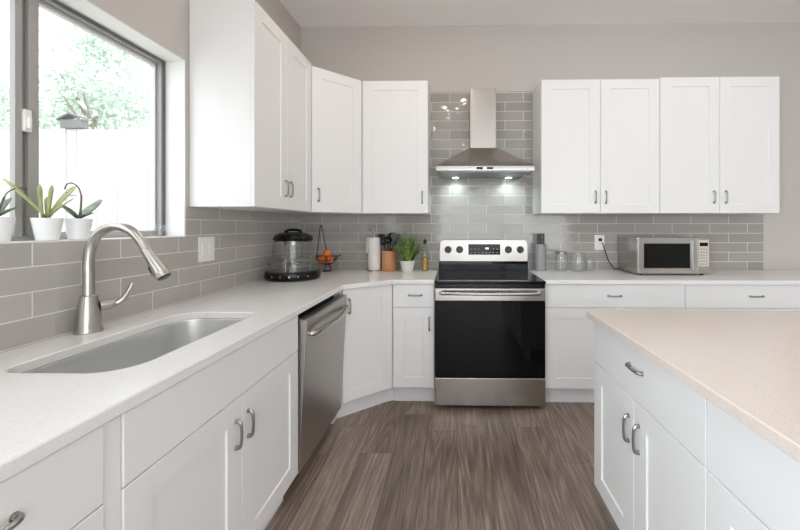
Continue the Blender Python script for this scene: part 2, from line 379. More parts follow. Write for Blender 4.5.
# window: slider with two sashes
w = thing('window_1', '', 'window', (-0.135, 0, 0)); del w['label']; del w['category']; w['kind'] = 'structure'
z0, z1 = WZ0 + 0.004, WZ1 - 0.006
ya, yb = WY0 + 0.006, WY1 - 0.006
b = BM()
box(b, -0.02, 0.035, yb - 0.020, yb, z0, z1, 0.002); box(b, -0.02, 0.035, ya, ya + 0.020, z0, z1, 0.002)
box(b, -0.02, 0.035, ya + 0.02, yb - 0.02, z1 - 0.018, z1, 0.002); box(b, -0.02, 0.035, ya + 0.02, yb - 0.02, z0, z0 + 0.012, 0.002)
obj('window_frame', b, M['alu'], w)
b = BM()
box(b, 0.0352, 0.041, yb - 0.019, yb - 0.001, z0 + 0.004, z1 - 0.004)
box(b, 0.0352, 0.041, ya + 0.02, yb - 0.016, z1 - 0.012, z1 - 0.004)
obj('seal', b, M['gasket'], w)
def sash(name, s0, s1, x, stile0, stile1, m):
    b = BM()
    zz0, zz1 = z0 + 0.013, z1 - 0.019
    box(b, x - 0.012, x + 0.012, s0, s0 + stile0, zz0, zz1, 0.0015); box(b, x - 0.012, x + 0.012, s1 - stile1, s1, zz0, zz1, 0.0015)
    box(b, x - 0.012, x + 0.012, s0 + stile0, s1 - stile1, zz0, zz0 + 0.016, 0.0015); box(b, x - 0.012, x + 0.012, s0 + stile0, s1 - stile1, zz1 - 0.014, zz1, 0.0015)
    f = obj(name, b, m, w)
    obj('pane', box(BM(), x - 0.002, x + 0.002, s0 + stile0, s1 - stile1, zz0 + 0.016, zz1 - 0.014), M['pane'], f, False)
    return f
sash('sash', -2.013, yb - 0.021, 0.0, 0.036, 0.010, M['alulight'])
sash('sash', ya + 0.021, -2.016, 0.0, 0.03, 0.018, M['alulight'])
obj('mullion', box(BM(), 0.0125, 0.033, -2.056, -2.034, z0 + 0.013, z1 - 0.019, 0.002), M['alu'], w)
obj('mullion', box(BM(), 0.0125, 0.028, -2.012, -1.979, z0 + 0.013, z1 - 0.019, 0.002), M['alu'], w)
b = BM(); box(b, 0.028, 0.042, -2.036, -2.012, 1.58, 1.655, 0.004, 3); box(b, 0.042, 0.052, -2.030, -2.020, 1.59, 1.63, 0.003)
obj('latch', b, M['plastic'], w)
w = thing('added_window', '', 'window', (-0.12, 0, 0)); del w['label']; del w['category']; w['kind'] = 'structure'  # unseen window, made up as the source of the island side fill
b = BM()
for y in (VY0, (VY0 + VY1) / 2 - .025, VY1 - .05): box(b, -.02, .02, y, y + .05, VZ0, VZ1, .002)
box(b, -.02, .02, VY0 + .05, VY1 - .05, VZ0, VZ0 + .05, .002); box(b, -.02, .02, VY0 + .05, VY1 - .05, VZ1 - .05, VZ1, .002)
obj('window_frame', b, M['trimwhite'], w)
obj('pane', box(BM(), -.002, .002, VY0 + .05, VY1 - .05, VZ0 + .05, VZ1 - .05), M['pane'], w, False)
# patio doors behind the camera
d = thing('door_1', '', 'door', (0, YR - 0.05, 0)); del d['label']; del d['category']; d['kind'] = 'structure'
b = BM()
for x in (PX0, (PX0 + PX1) / 2 - 0.05, PX1 - 0.06): box(b, x, x + (0.1 if 1 < x < 4 else 0.06), -0.03, 0.03, 0, PZ1, 0.003)
box(b, PX0 + 0.06, PX1 - 0.06, -0.03, 0.03, 0, 0.08, 0.003); box(b, PX0 + 0.06, PX1 - 0.06, -0.03, 0.03, PZ1 - 0.08, PZ1, 0.003)
obj('door_frame', b, M['trimwhite'], d)
obj('pane', box(BM(), PX0 + 0.06, PX1 - 0.06, -0.004, 0.004, 0.08, PZ1 - 0.08), M['pane'], d, False)

# ------------------------------------------------------------------ outdoors
struct('ground', box(BM(), -16, -0.17, -14, 9, -0.1, -0.02), M['lawn'])
fence = thing('fence', 'pale upright board fence seen through the window', 'fence', (0, 1.72, -0.02))
b = BM(); x = -12.0
while x < -0.35:
    t = 2.58 + random.uniform(-0.01, 0.01)
    box(b, x, x + 0.1375, -0.012 + random.uniform(-.004, .004), 0.012, 0.0, t, 0.003, 1); x += 0.140
obj('fence_boards', b, M['fence'], fence)
for z in (0.5, 1.9): obj('rail', box(BM(), -12, -0.35, 0.016, 0.06, z, z + 0.09, 0.004), M['fence'], fence)
def tree(loc, h, crown, n, label):
    t = thing('tree', label, 'tree', loc)
    tube_b = BM(); tube(tube_b, smooth_path([(0, 0, 0), (0.05, 0.05, h * .35), (-0.06, 0.0, h * .7), (0, 0.1, h)]), [0.13 - 0.10 * i / 18 for i in range(19)], 10)
    for k in range(7):
        a = random.uniform(0, 2 * PI); q = random.uniform(.4, .8) * h
        tube(tube_b, [(0, 0.03, q), (math.cos(a) * .6, math.sin(a) * .6, q + .5), (math.cos(a) * 1.2, math.sin(a) * 1.2, q + .8)], [0.05, 0.03, 0.012], 6)
    obj('trunk', tube_b, M['bark'], t)
    b = BM(); cl = []
    for _ in range(26):
        while True:
            p = Vector((random.uniform(-1, 1), random.uniform(-1, 1), random.uniform(-1, 1)))
            if p.length < 1: break
        cl.append(Vector((p.x * crown[0], p.y * crown[1], h + p.z * crown[2])))
    for _ in range(n):
        c = random.choice(cl); p = c + Vector((random.gauss(0, .28), random.gauss(0, .28), random.gauss(0, .22)))
        a = Vector((random.gauss(0, 1), random.gauss(0, 1), random.gauss(0, 1))).normalized(); q = a.orthogonal().normalized(); s = random.uniform(.04, .08)
        n2 = a.cross(q) * s * 0.12
        v = [b.verts.new(p + a * s), b.verts.new(p + q * s * .45 + n2), b.verts.new(p - a * s), b.verts.new(p - q * s * .45 + n2)]
        b.faces.new(v)
    obj('foliage', b, M['foliage'], t, False)
tree((-6.1, 4.4, -0.02), 4.0, (1.2, 1.0, 1.3), 5200, 'larger pale green tree beyond the fence, in the right window pane')
tree((-9.4, 4.6, -0.02), 3.8, (1.2, 1.0, 1.2), 3000, 'pale green tree beyond the fence, glimpsed in the left window pane')
bh = thing('birdhouse', 'small grey boxy birdhouse on top of the pale fence', 'birdhouse', (-3.76, 1.71, 2.572))
b = BM(); box(b, -0.15, 0.14, -0.05, 0.05, 0.0, 0.11, 0.004); obj('body', b, M['birdhouse'], bh)
b = BM(); loops_bm(b, [[(-.19, y, .115), (-.02, y, .20), (.17, y, .125), (.17, y, .11), (-.02, y, .18), (-.19, y, .10)] for y in (-.07, .07)]); obj('roof', b, M['birdhouse'], bh)

# ------------------------------------------------------------------ cabinet kit
def handle_bm(L=0.088, P=0.018, r=0.0052):
    # along local x, standing out towards -y
    h = L / 2
    pts = smooth_path([(-h, 0, 0), (-h, -P * .55, 0), (-h * .78, -P * .93, 0), (-h * .4, -P * 1.05, 0), (0, -P * 1.1, 0), (h * .4, -P * 1.05, 0), (h * .78, -P * .93, 0), (h, -P * .55, 0), (h, 0, 0)], 4)
    n = len(pts); R = [r * (1.35 - 0.45 * math.sin(PI * i / (n - 1))) for i in range(n)]
    b = BM(); tube(b, pts, R, 10)
    for s in (-1, 1): tube(b, [(s * h, 0.0, 0), (s * h, -0.003, 0)], r * 1.5, 12)
    return b
def panel_bm(w, h, t=0.02, shaker=True, rail=0.072):
    # local: x -w/2..w/2, z 0..h, back at y=0, front at y=-t
    def lp(i, y, k=1.0): return [(-w / 2 + i * k, y, i), (w / 2 - i * k, y, i), (w / 2 - i * k, y, h - i), (-w / 2 + i * k, y, h - i)]
    L = [lp(0, 0), lp(0, -t + 0.0015), lp(0.0015, -t)]
    if shaker: L += [lp(rail, -t, 1.1), lp(rail + 0.0008, -t + 0.0008, 1.1), lp(rail + 0.0022, -t + 0.006, 1.1)]
    b = BM(); loops_bm(b, L); return b
def front(parent, kind, x0, x1, z0, z1, yf, handle=None, M4=None, label=None):
    """kind door|drawer; handle: None, ('v', x, zc) or ('h', x, z)"""
    w, h = x1 - x0, z1 - z0
    name = 'door' if kind == 'door' else 'drawer'
    if kind == 'panel': name = 'front_panel'
    o = obj(name, panel_bm(w, h, 0.02, kind == 'door'), M['white'], parent, False)
    o.location = ((x0 + x1) / 2, yf, z0)
    if M4 is not None: o.matrix_local = M4 @ Matrix.Translation(o.location)
    if handle:
        k, hx, hz = handle
        ho = obj('handle', handle_bm(), M['handle'], o)
        ho.location = (hx - (x0 + x1) / 2, -0.02, hz - z0)
        if k == 'v': ho.rotation_euler = (0, PI / 2, 0)
    return o
def carcass(parent, w, dcar, z0, z1, top=True, t=0.016):
    b = BM()
    box(b, 0, t, -dcar, 0, z0, z1); box(b, w - t, w, -dcar, 0, z0, z1); box(b, t, w - t, -dcar, 0, z0, z0 + t)
    box(b, t, w - t, -0.012, 0, z0 + t, z1)
    if top: box(b, t, w - t, -dcar, -0.012, z1 - t, z1)
    else: box(b, t, w - t, -dcar, -dcar + .016, z1 - 0.05, z1)
    return obj('carcass', b, M['white'], parent, False)
G = 0.0015
ZD0, ZDG, ZD1 = 0.125, 0.690, 0.8545
def base_cab(label, loc, rz, w, fronts, d=0.605, top=True, toe=True, group=None):
    t = thing('base_cabinet', label, 'cabinet', loc, rz, group)
    carcass(t, w, d, TK, ZC - CT - 0.0005, top)
    if toe: obj('toe_kick', box(BM(), 0, w, -d + 0.05, -d + 0.066, 0, TK), M['toe'], t, False)
    for f in fronts: front(t, f[0], f[1] + G, f[2] - G, f[3] + G, f[4] - G, -d, f[5])
    return t
def doors2(w, hz, z0=ZD0, z1=ZDG):
    return [('door', 0, w / 2, z0, z1, ('v', w / 2 - 0.036, hz)), ('door', w / 2, w, z0, z1, ('v', w / 2 + 0.036, hz))]

LD = 0.605
X0 = 0.007
# left run
t = base_cab('white base cabinet under the sink, two doors with upright handles', (X0, -2.470, 0), PI / 2, 0.915,
         [('panel', 0, 0.915, ZDG, ZD1, None)] + doors2(0.915, 0.575), d=LD - .002, top=False)
base_cab('white drawer cabinet nearest the camera, in the lower left corner of the photo', (X0, -2.905, 0), PI / 2, 0.392,
         [('drawer', 0, 0.392, ZDG, ZD1, ('h', 0.188, 0.785)), ('door', 0, 0.392, ZD0, ZDG, ('v', 0.06, 0.575))], d=LD - .002)
f = thing('filler_strip', 'narrow white filler strip between the sink cabinet and the near drawer cabinet', 'filler strip', (0.5, -2.512, 0))
obj('strip', box(BM(), 0.08, 0.126, 0.0, 0.041, TK, ZC - CT - 0.001, 0.001), M['white'], f)

# corner base cabinet (diagonal door)
t = thing('corner_cabinet', 'white diagonal corner base cabinet right of the dishwasher, single tall door', 'cabinet', (0, 0, 0))
A = Vector((0.632, -0.877)); B = Vector((0.913, -0.632)); dr = (B - A).normalized(); nr = Vector((dr.y, -dr.x))
A1 = A - nr * 0.0205; B1 = B - nr * 0.0205
b = BM(); prism(b, [(X0, -0.007), (0.909, -0.007), (0.909, -0.612), (B1.x, B1.y), (A1.x, A1.y), (0.612, -0.884), (X0, -0.884)], TK, ZC - CT - 0.0005)
obj('carcass', b, M['white'], t, False)
b = BM(); A2 = A1 - nr * .06; B2 = B1 - nr * 0.06
prism(b, [(0.05, -0.05), (0.909, -0.05), (0.909, -0.548), (B2.x + .006, B2.y + .002), (A2.x, A2.y), (0.575, -0.884), (0.05, -0.884)], 0, TK)
obj('toe_kick', b, M['toe'], t, False)
Lw = (B - A).length
M4 = Matrix.Translation((A1.x, A1.y, 0)) @ Matrix.Rotation(math.atan2(dr.y, dr.x), 4, 'Z')
front(t, 'door', 0.002, Lw - 0.004, ZD0 + G, ZD1 - G, 0, ('v', 0.045, 0.742), M4)
# drawer cabinet left of range
base_cab('narrow white base cabinet left of the range, one drawer over one door', (0.913, -0.007, 0), 0, RX0 - 0.913 - 0.003,
         [('drawer', 0, 0.293, ZDG, ZD1, ('h', 0.158, 0.775)), ('door', 0, 0.293, ZD0, ZDG, ('v', 0.257, 0.575))], d=0.603)
# right of range
base_cab('white base cabinet right of the range, wide drawer over two doors', (RX1 + 0.004, -0.007, 0), 0, 0.972,
         [('drawer', 0, 0.972, ZDG, ZD1, ('h', 0.486, 0.775))] + doors2(0.972, 0.575), d=0.603)
base_cab('white base cabinet below the microwave, wide drawer partly behind the island', (2.9475, -0.007, 0), 0, 0.972,
         [('drawer', 0, 0.972, ZDG, ZD1, ('h', 0.486, 0.775))] + doors2(0.972, 0.575), d=0.603)
base_cab('white base cabinet at the right end of the back worktop', (3.925, -0.007, 0), 0, 0.56,
         [('drawer', 0, 0.56, ZDG, ZD1, ('h', 0.28, 0.775)), ('door', 0, 0.56, ZD0, ZDG, ('v', 0.06, 0.575))], d=0.603)
# island
IX, IY = 1.9635, -1.602
IW = 0.7425
base_cab('white island cabinet at the far end, one wide drawer over two doors', (IX + 0.02 + 0.6, IY, 0), -PI / 2, IW,
         [('drawer', 0, IW, 0.668, ZD1, ('h', 0.388, 0.778))] + doors2(IW, 0.55, ZD0, 0.668), d=0.6)
base_cab('white island cabinet nearest the camera, slab drawer front under the worktop', (IX + 0.62, IY - IW - 0.001, 0), -PI / 2, IW,
         [('drawer', 0, IW, 0.668, ZD1, ('h', 0.388, 0.778))] + doors2(IW, 0.55, ZD0, 0.668), d=0.6)
t = thing('island_back_panel', 'white panel closing the back of the island cabinets', 'panel', (IX + 0.622, -3.09, 0))
obj('board', box(BM(), 0, 0.018, 0, 1.488, 0, ZC - CT - 0.001, 0.001), M['white'], t, False)

# ------------------------------------------------------------------ worktops
def rrect(cx, cy, hx, hy, r, n=8, dr=(-.02, .018, -.02, .018)):
    P = []; r0 = r; q = 0
    for (sx, sy, a0) in ((1, 1, 0), (-1, 1, PI / 2), (-1, -1, PI), (1, -1, 1.5 * PI)):
        r = max(r0 + dr[q], .012); q += 1
        for k in range(n + 1):
            a = a0 + PI / 2 * k / n
            P.append((cx + sx * (hx - r) + r * math.cos(a), cy + sy * (hy - r) + r * math.sin(a)))
    return P
def slab(name, outer, holes, label, m, bev=0.003):
    # bevelled slab with holes
    b = BM()
    def offs(poly, d):
        n = len(poly); out = []
        for i in range(n):
            p0, p1, p2 = Vector(poly[i - 1]), Vector(poly[i]), Vector(poly[(i + 1) % n])
            a = (p1 - p0).normalized(); c = (p2 - p1).normalized()
            na, nc = Vector((-a.y, a.x)), Vector((-c.y, c.x)); mv = (na + nc)
            mv = mv / max(mv.dot(na), 0.2) if mv.length > 1e-6 else na
            out.append(tuple(p1 + mv * d))
        return out
    z0, z1 = ZC - CT, ZC
    def ring(poly, sgn):
        pi = offs(poly, bev * sgn)
        return [[b.verts.new((x, y, z)) for x, y in q] for q, z in ((pi, z0), (poly, z0 + bev), (poly, z1 - bev), (pi, z1))]
    rs = [ring(outer, 1)] + [ring(list(reversed(h)), 1) for h in holes]   # outer CCW: inside on the left; holes CW
    for r in rs:
        n = len(r[0])
        for a, c in zip(r, r[1:]):
            for i in range(n): b.faces.new((a[i], a[(i + 1) % n], c[(i + 1) % n], c[i]))
    for lvl in (0, 3):
        es = []
        for r in rs:
            q = r[lvl]; n = len(q)
            for i in range(n):
                e = b.edges.get((q[i], q[(i + 1) % n])); es.append(e)
        bmesh.ops.triangle_fill(b, use_beauty=True, edges=es)
    o = obj(name, b, m, None, False); tag(o, label, 'worktop'); return o
SX, SY, SHX, SHY, SR = 0.334, -1.990, 0.168, 0.342, 0.08
hole = rrect(SX, SY, SHX, SHY, SR, 10)
slab('worktop', [(X0, -2.91), (0.638, -2.91), (0.638, -0.893), (0.925, -0.650), (RX0 - 0.003, -0.650), (RX0 - 0.003, -0.007), (X0, -0.007)],
     [hole], 'white quartz worktop around the sink, running into the corner up to the range', M['quartz'])
slab('worktop', [(RX1 + 0.003, -0.650), (4.5, -0.650), (4.5, -0.007), (RX1 + 0.003, -0.007)], [], 'white quartz worktop under the microwave, right of the range', M['quartz'])
slab('island_worktop', [(1.937, -3.13), (3.02, -3.13), (3.02, -1.574), (1.937, -1.574)], [], 'pale beige quartz worktop on the island at the right', M['quartz_island'])

# ------------------------------------------------------------------ sink
s = thing('sink', 'stainless steel undermount sink basin with rounded corners', 'sink', (SX, SY, 0.66))
b = BM(); L = []
for gx, r, z in ((0.022, SR + .02, .1950), (0.002, SR, .1950), (0.0, SR, .190), (-0.004, SR, .10), (-0.010, SR, .03), (-0.018, SR - .005, .012), (-0.038, SR - .02, .002), (-0.07, SR - .045, 0)):
    L.append([(x, y, z) for x, y in rrect(0, 0, SHX + gx, SHY + gx, max(r, 0.03), 10)])
loops_bm(b, L, False, False)
# floor sloping into the drain
inner = L[-1]; n = len(inner)
ring = [(0.045 * math.cos(math.atan2(y, x)), 0.045 * math.sin(math.atan2(y, x)), -0.004) for x, y, _ in inner]
vb = [b.verts.new(p) for p in inner]; vr = [b.verts.new(p) for p in ring]
for i in range(n): b.faces.new((vb[i], vb[(i + 1) % n], vr[(i + 1) % n], vr[i]))
bmesh.ops.remove_doubles(b, verts=b.verts, dist=1e-5)
basin = obj('basin', b, M['sink'], s)
md = basin.modifiers.new('thickness', 'SOLIDIFY'); md.thickness = 0.0012; md.offset = 0
b = BM(); lathe(b, [(0.046, -0.003), (0.044, -0.0015), (0.034, -0.004), (0.032, -0.012), (0.0, -0.013)], seg=32, cap0=False, cap1=False); obj('drain', b, M['nickel'], s)

# ------------------------------------------------------------------ faucet
fx, fy = 0.055, -1.965
fz = ZC
f = thing('faucet', 'brushed nickel gooseneck faucet with pull down spray head behind the sink', 'faucet', (fx, fy, fz + 0.0003))
b = BM(); lathe(b, [(0.0385, 0), (0.0395, 0.004), (0.038, 0.010), (0.0365, 0.014), (0.036, 0.018), (0.0345, 0.045), (0.0305, 0.085), (0.026, 0.115), (0.0235, 0.128), (0.020, 0.131)], seg=40); obj('body', b, M['nickel'], f)
path = smooth_path([(0, 0, 0.128), (0, 0, 0.20), (0.001, 0, 0.262), (0.014, 0, 0.318), (0.052, 0, 0.360), (0.102, 0, 0.374), (0.152, 0, 0.358), (0.188, 0, 0.322), (0.208, 0, 0.288)], 7)
n = len(path); b = BM(); tube(b, path, [0.0170 - 0.0012 * min(1, i / (n * .55)) for i in range(n)], 20); obj('neck', b, M['nickel'], f)
dv = Vector((0.066, 0, -0.097)).normalized(); p0 = Vector((0.206, 0, 0.290))
b = BM(); tube(b, [p0, p0 + dv * .004, p0 + dv * .006, p0 + dv * .03, p0 + dv * .07, p0 + dv * .098, p0 + dv * .1, p0 + dv * .113, p0 + dv * .116], [.0162, .0175, .0168, .018, .0215, .0255, .0245, .025, .0225], 24)
sh = obj('spray_head', b, M['nickel'], f)
b = BM(); q = p0 + dv * .078 + Vector((-0.0225, 0, -0.0118)); tube(b, [q - dv * .02, q - dv * .012, q + dv * .008, q + dv * .014], [.003, .0055, .0065, .004], 10); obj('button', b, M['black'], sh)
b = BM(); tube(b, [p0 + dv * .1161, p0 + dv * .119], [.021, .0195], 20); obj('nozzle', b, M['black'], sh)
b = BM()
hv = Vector((0.62, 0.78, 0)).normalized()
tube(b, [hv * .03 + Vector((0, 0, .088)), hv * .062 + Vector((0, 0, .090)), hv * .066 + Vector((0, 0, .090))], [.0185, .0180, .0150], 18)
lev = smooth_path([hv * .062 + Vector((0, 0, .090)), hv * .075 + Vector((0, 0, .090)), Vector((0.062, 0.070, .104)), Vector((0.069, 0.084, .128)), Vector((0.076, 0.094, .160))], 5)
tube(b, lev, [.0145 - .0065 * i / (len(lev) - 1) for i in range(len(lev))], 12)
obj('lever', b, M['nickel'], f)

# ------------------------------------------------------------------ dishwasher
t = thing('dishwasher', 'stainless steel dishwasher with its door slightly ajar under the left worktop', 'dishwasher', (X0, -1.548, 0))
# local: world axes
DW0, DW1 = 0.008, 0.652
b = BM(); box(b, 0.02, 0.575, DW0, DW1, 0.10, 0.835, 0.002); obj('tub', b, M['dark'], t)
obj('toe_kick', box(BM(), 0.50, 0.52, DW0, DW1, 0.0, 0.0995), M['dark'], t, False)
b = BM()
box(b, 0.0, 0.042, DW0, DW1, 0.0, 0.715, 0.004, 3)
door = obj('door', b, M['steel'], t); door.location = (0.579, 0, 0.112); door.rotation_euler = (0, math.radians(3.0), 0)
b = BM(); box(b, -0.001, 0.0415, DW0 + .012, DW1 - .012, 0.7152, 0.7185, 0.001); obj('control_strip', b, M['handle'], door)
b = BM(); 
hp = smooth_path([(0.042, DW0 + .035, .645), (0.062, DW0 + .04, .645), (0.075, DW0 + .10, .645), (0.088, (DW0 + DW1) / 2, .645), (0.075, DW1 - .10, .645), (0.062, DW1 - .04, .645), (0.042, DW1 - .035, .645)], 6)
tube(b, hp, 0.013, 12, False, 1.0); obj('handle', b, M['steel_h'], door)

# ------------------------------------------------------------------ range
RW = RX1 - RX0
t = thing('range', 'stainless steel electric range with black oven door between the base cabinets', 'range', (RX0, 0, 0))
obj('body', box(BM(), 0.003, RW - 0.003, -0.655, -0.012, 0.035, 0.862, 0.002), M['black'], t)
for x in (0.04, RW - .04):
    for y in (-.60, -.07): b = BM(); cyl_axis(b, (x, y, 0), (0, 0, 1), .016, .0349, 16); obj('foot', b, M['black'], t)
b = BM(); box(b, 0.0, RW, -0.690, -0.012, 0.8622, 0.884, 0.004, 3)
ck = obj('cooktop', b, M['blackglass'], t)
M['ring'] = mat('burner_ring_print', srgb(70, 70, 72), 0.2); noise_bump(M['ring'], 300, .05, .0003)
for (x, y, r) in ((.19, -.50, .105), (.57, -.50, .085), (.19, -.23, .08), (.57, -.23, .10)):
    b = BM(); lathe(b, [(r, .8841), (r, .8844), (r - .003, .8844), (r - .003, .8841)], x, y, 48, False, False); obj('burner_ring', b, M['ring'], ck)
b = BM(); box(b, 0.005, RW - 0.005, -0.082, -0.012, 0.8845, 0.965, 0.002); obj('rear_riser', b, M['blackglass'], t)
# backguard, slightly tapered, rounded top corners
b = BM()
poly = [(0.010, 0.9655), (RW - 0.010, 0.9655), (RW - 0.012, 1.118), (RW - 0.020, 1.136), (RW - 0.04, 1.143), (0.04, 1.143), (0.020, 1.136), (0.012, 1.118)]
loops_bm(b, [[(x, -0.012, z) for x, z in poly], [(x, -0.088 + .0, z) for x, z in poly], [(x * .994 + .003, -0.093, z) for x, z in poly]])
bgd = obj('backguard', b, M['steel'], t)
cx = RW / 2
b = BM(); box(b, cx - 0.127, cx + 0.140, -0.0965, -0.0932, 1.020, 1.108, 0.001); dp = obj('display_panel', b, M['blackglass'], bgd)
b = BM(); box(b, cx + 0.015, cx + 0.043, -0.0972, -0.0966, 1.066, 1.080); obj('clock', b, M['digits'], dp, False)
for r_ in range(2):
    for c_ in range(8):
        xx = cx - 0.108 + c_ * 0.031
        if r_ == 1 and 3 <= c_ <= 5: continue
        obj('button_mark', box(BM(), xx, xx + .012, -0.0970, -0.0966, 1.036 + .03 * r_, 1.0395 + .03 * r_), M['alulight'], dp, False)
for x in (0.083, 0.180, 0.590, 0.690):
    b = BM(); cyl_axis(b, (x, -0.0932, 1.062), (0, -1, 0), 0.030, 0.004, 28); cyl_axis(b, (x, -0.0972, 1.062), (0, -1, 0), 0.0255, 0.020, 28, 0.023)
    k = obj('knob', b, M['black'], bgd)
# control-less fascia + door + drawer
b = BM(); box(b, 0.002, RW - 0.002, -0.676, -0.655, 0.834, 0.8618, 0.001); obj('front_lip', b, M['black'], t)
b = BM(); box(b, 0.003, RW - 0.003, -0.690, -0.6555, 0.748, 0.8335, 0.004, 3)
dr_ = obj('oven_door', box(BM(), 0.003, RW - 0.003, -0.688, -0.6555, 0.222, 0.7475, 0.003), M['blackglass'], t)
obj('door_rail', b, M['steel_h'], dr_)
M['oven_window'] = mat('oven_window_glass', (0.006, 0.006, 0.007, 1), 0.04, 0, 0.25); noise_bump(M['oven_window'], 2, .01, .001)
obj('oven_window', box(BM(), 0.11, RW - 0.11, -0.6884, -0.6881, 0.32, 0.68), M['blackglass'], dr_, False)
b = BM(); hp = smooth_path([(0.045, -0.690, .806), (0.047, -0.722, .806), (0.09, -0.738, .806), (RW / 2, -0.748, .806), (RW - .09, -0.738, .806), (RW - .047, -0.722, .806), (RW - .045, -0.690, .806)], 6)
tube(b, hp, 0.0115, 12); obj('handle', b, M['steel_h'], dr_)
obj('storage_drawer', box(BM(), 0.003, RW - 0.003, -0.690, -0.6555, 0.030, 0.2185, 0.004, 3), M['steel_h'], t)

# ------------------------------------------------------------------ wall cabinets
def wall_cab(label, loc, rz, w, nd, handles, d=0.312, group=None, h=ZU1 - ZU0):
    t = thing('wall_cabinet', label, 'cabinet', loc, rz, group)
    carcass(t, w, d, 0, h)
    for i in range(nd):
        x0, x1 = w * i / nd, w * (i + 1) / nd
        hx = handles[i]
        front(t, 'door', x0 + G, x1 - G, 0.001, h - 0.001, -d, ('v', hx, 0.125))
    return t
WD = 0.315 - 0.007
wall_cab('white two door wall cabinet beside the window, bright side panel', (0.003, -1.385, ZU0), PI / 2, 0.761, 2, (0.380 - .032, 0.380 + .032), h=ZU1 - ZU0 + 0.012)
wall_cab('white single door wall cabinet left of the range hood', (0.624, -0.003, ZU0), 0, 0.516, 1, (0.516 - .045,))
wall_cab('white two door wall cabinet immediately right of the range hood', (2.020, -0.003, ZU0), 0, 0.911, 2, (0.4555 - .038, 0.4555 + .042))
wall_cab('white two door wall cabinet at the right end, above the microwave', (2.933, -0.003, ZU0), 0, 0.911, 2, (0.4555 - .045, 0.4555 + .045), h=ZU1 - ZU0 + 0.012)
t = thing('corner_wall_cabinet', 'white diagonal corner wall cabinet with a single door', 'cabinet', (0, 0, 0))
A = Vector((0.3355, -0.6235)); B = Vector((0.6225, -0.3365)); dr = (B - A).normalized(); nr = Vector((dr.y, -dr.x)); A1 = A - nr * .0205; B1 = B - nr * .0205
b = BM(); prism(b, [(0.003, -0.003), (0.6225, -0.003), (0.6225, -0.309), (B1.x, B1.y), (A1.x, A1.y), (0.309, -0.6225), (0.003, -0.6225)], ZU0, ZU1)
obj('carcass', b, M['white'], t, False)
M4 = Matrix.Translation((A1.x, A1.y, 0)) @ Matrix.Rotation(math.atan2(dr.y, dr.x), 4, 'Z')
Lw = (B - A).length
front(t, 'door', 0.003, Lw - 0.003, ZU0 + .001, ZU1 - .001, 0, ('v', 0.05, ZU0 + 0.125), M4)

# ------------------------------------------------------------------ range hood
HX = 1.578
t = thing('range_hood', 'stainless steel chimney range hood with two lights over the range', 'range hood', (HX, -0.007, -0.011))
b = BM(); box(b, -0.371, 0.371, -0.425, 0, 1.690, 1.726, 0.002); lip = obj('lip', b, M['steel_h'], t)
b = BM()
def rc(x0, x1, y0, y1, z): return [(x0, y0, z), (x1, y0, z), (x1, y1, z), (x0, y1, z)]
loops_bm(b, [rc(-0.371, 0.371, -0.425, 0, 1.7262), rc(-0.365, 0.365, -0.42, 0, 1.7285), rc(-0.27, 0.27, -0.335, 0, 1.798), rc(-0.18, 0.18, -0.27, 0, 1.858), rc(-0.107, 0.107, -0.215, 0, 1.905)])
obj('canopy', b, M['steel_h'], t)
b = BM(); box(b, -0.104, 0.104, -0.21, 0, 1.9053, 2.384, 0.002); obj('chimney', b, M['steel'], t)
b = BM(); box(b, -0.34, 0.34, -0.39, -0.03, 1.684, 1.6898, 0.001)
fl = obj('filter_panel', b, M['mesh_dark'], t)
for x in (-0.225, 0.225):
    b = BM(); lathe(b, [(0.034, 1.6838), (0.034, 1.680), (0.028, 1.679), (0.028, 1.6838)], x, -0.075, 28, False, False); ri = obj('lamp_ring', b, M['nickel'], t)
    b = BM(); lathe(b, [(0.027, 1.6825), (0.027, 1.6805), (0.02, 1.679)], x, -0.075, 28); obj('lamp', b, M['led'], ri)
    l = bpy.data.lights.new('hood_spot', 'SPOT'); l.energy = 2.2; l.color = (0.80, 1.0, 0.97); l.spot_size = 2.5; l.spot_blend = 0.8; l.shadow_soft_size = 0.025
    lo = bpy.data.objects.new('hood_spot', l); C.objects.link(lo); lo.location = (HX + x, -0.085, 1.660); lo.rotation_euler = (0.15, 0, 0)
for x in (-0.042, 0.036): b = BM(); box(b, x - .024, x + .024, -0.4275, -0.4252, 1.700, 1.716, 0.001); obj('button_pad', b, M['black'], lip)
obj('indicator', box(BM(), -0.012, 0.006, -0.4272, -0.4252, 1.701, 1.715), M['digits'], lip, False)

# ------------------------------------------------------------------ ceiling light (above the frame, mirrored in the tiles)
t = thing('ceiling_light', 'four bulb ceiling light, seen mirrored in the tiles left of the hood', 'ceiling light', (1.33, -1.15, 2.63))
b = BM(); lathe(b, [(0.07, .399), (0.07, .385), (0.02, .375)], seg=28); tube(b, [(0, 0, .38), (0, 0, 0.06)], 0.008, 10); obj('stem', b, M['nickel'], t)
for i, (dx, dy, dz) in enumerate([(.12, .02, .08), (-.10, .05, .0), (.05, -.12, .03), (-.06, -.09, -.02)]):
    b = BM(); tube(b, smooth_path([(0, 0, .08), (dx * .5, dy * .5, .10 + dz * .3), (dx, dy, dz + .04)], 5), .006, 8); am = obj('arm', b, M['nickel'], t)
    b = BM(); sphere(b, (dx, dy, dz), .019, 16, 12); obj('bulb', b, M['bulb'], am)

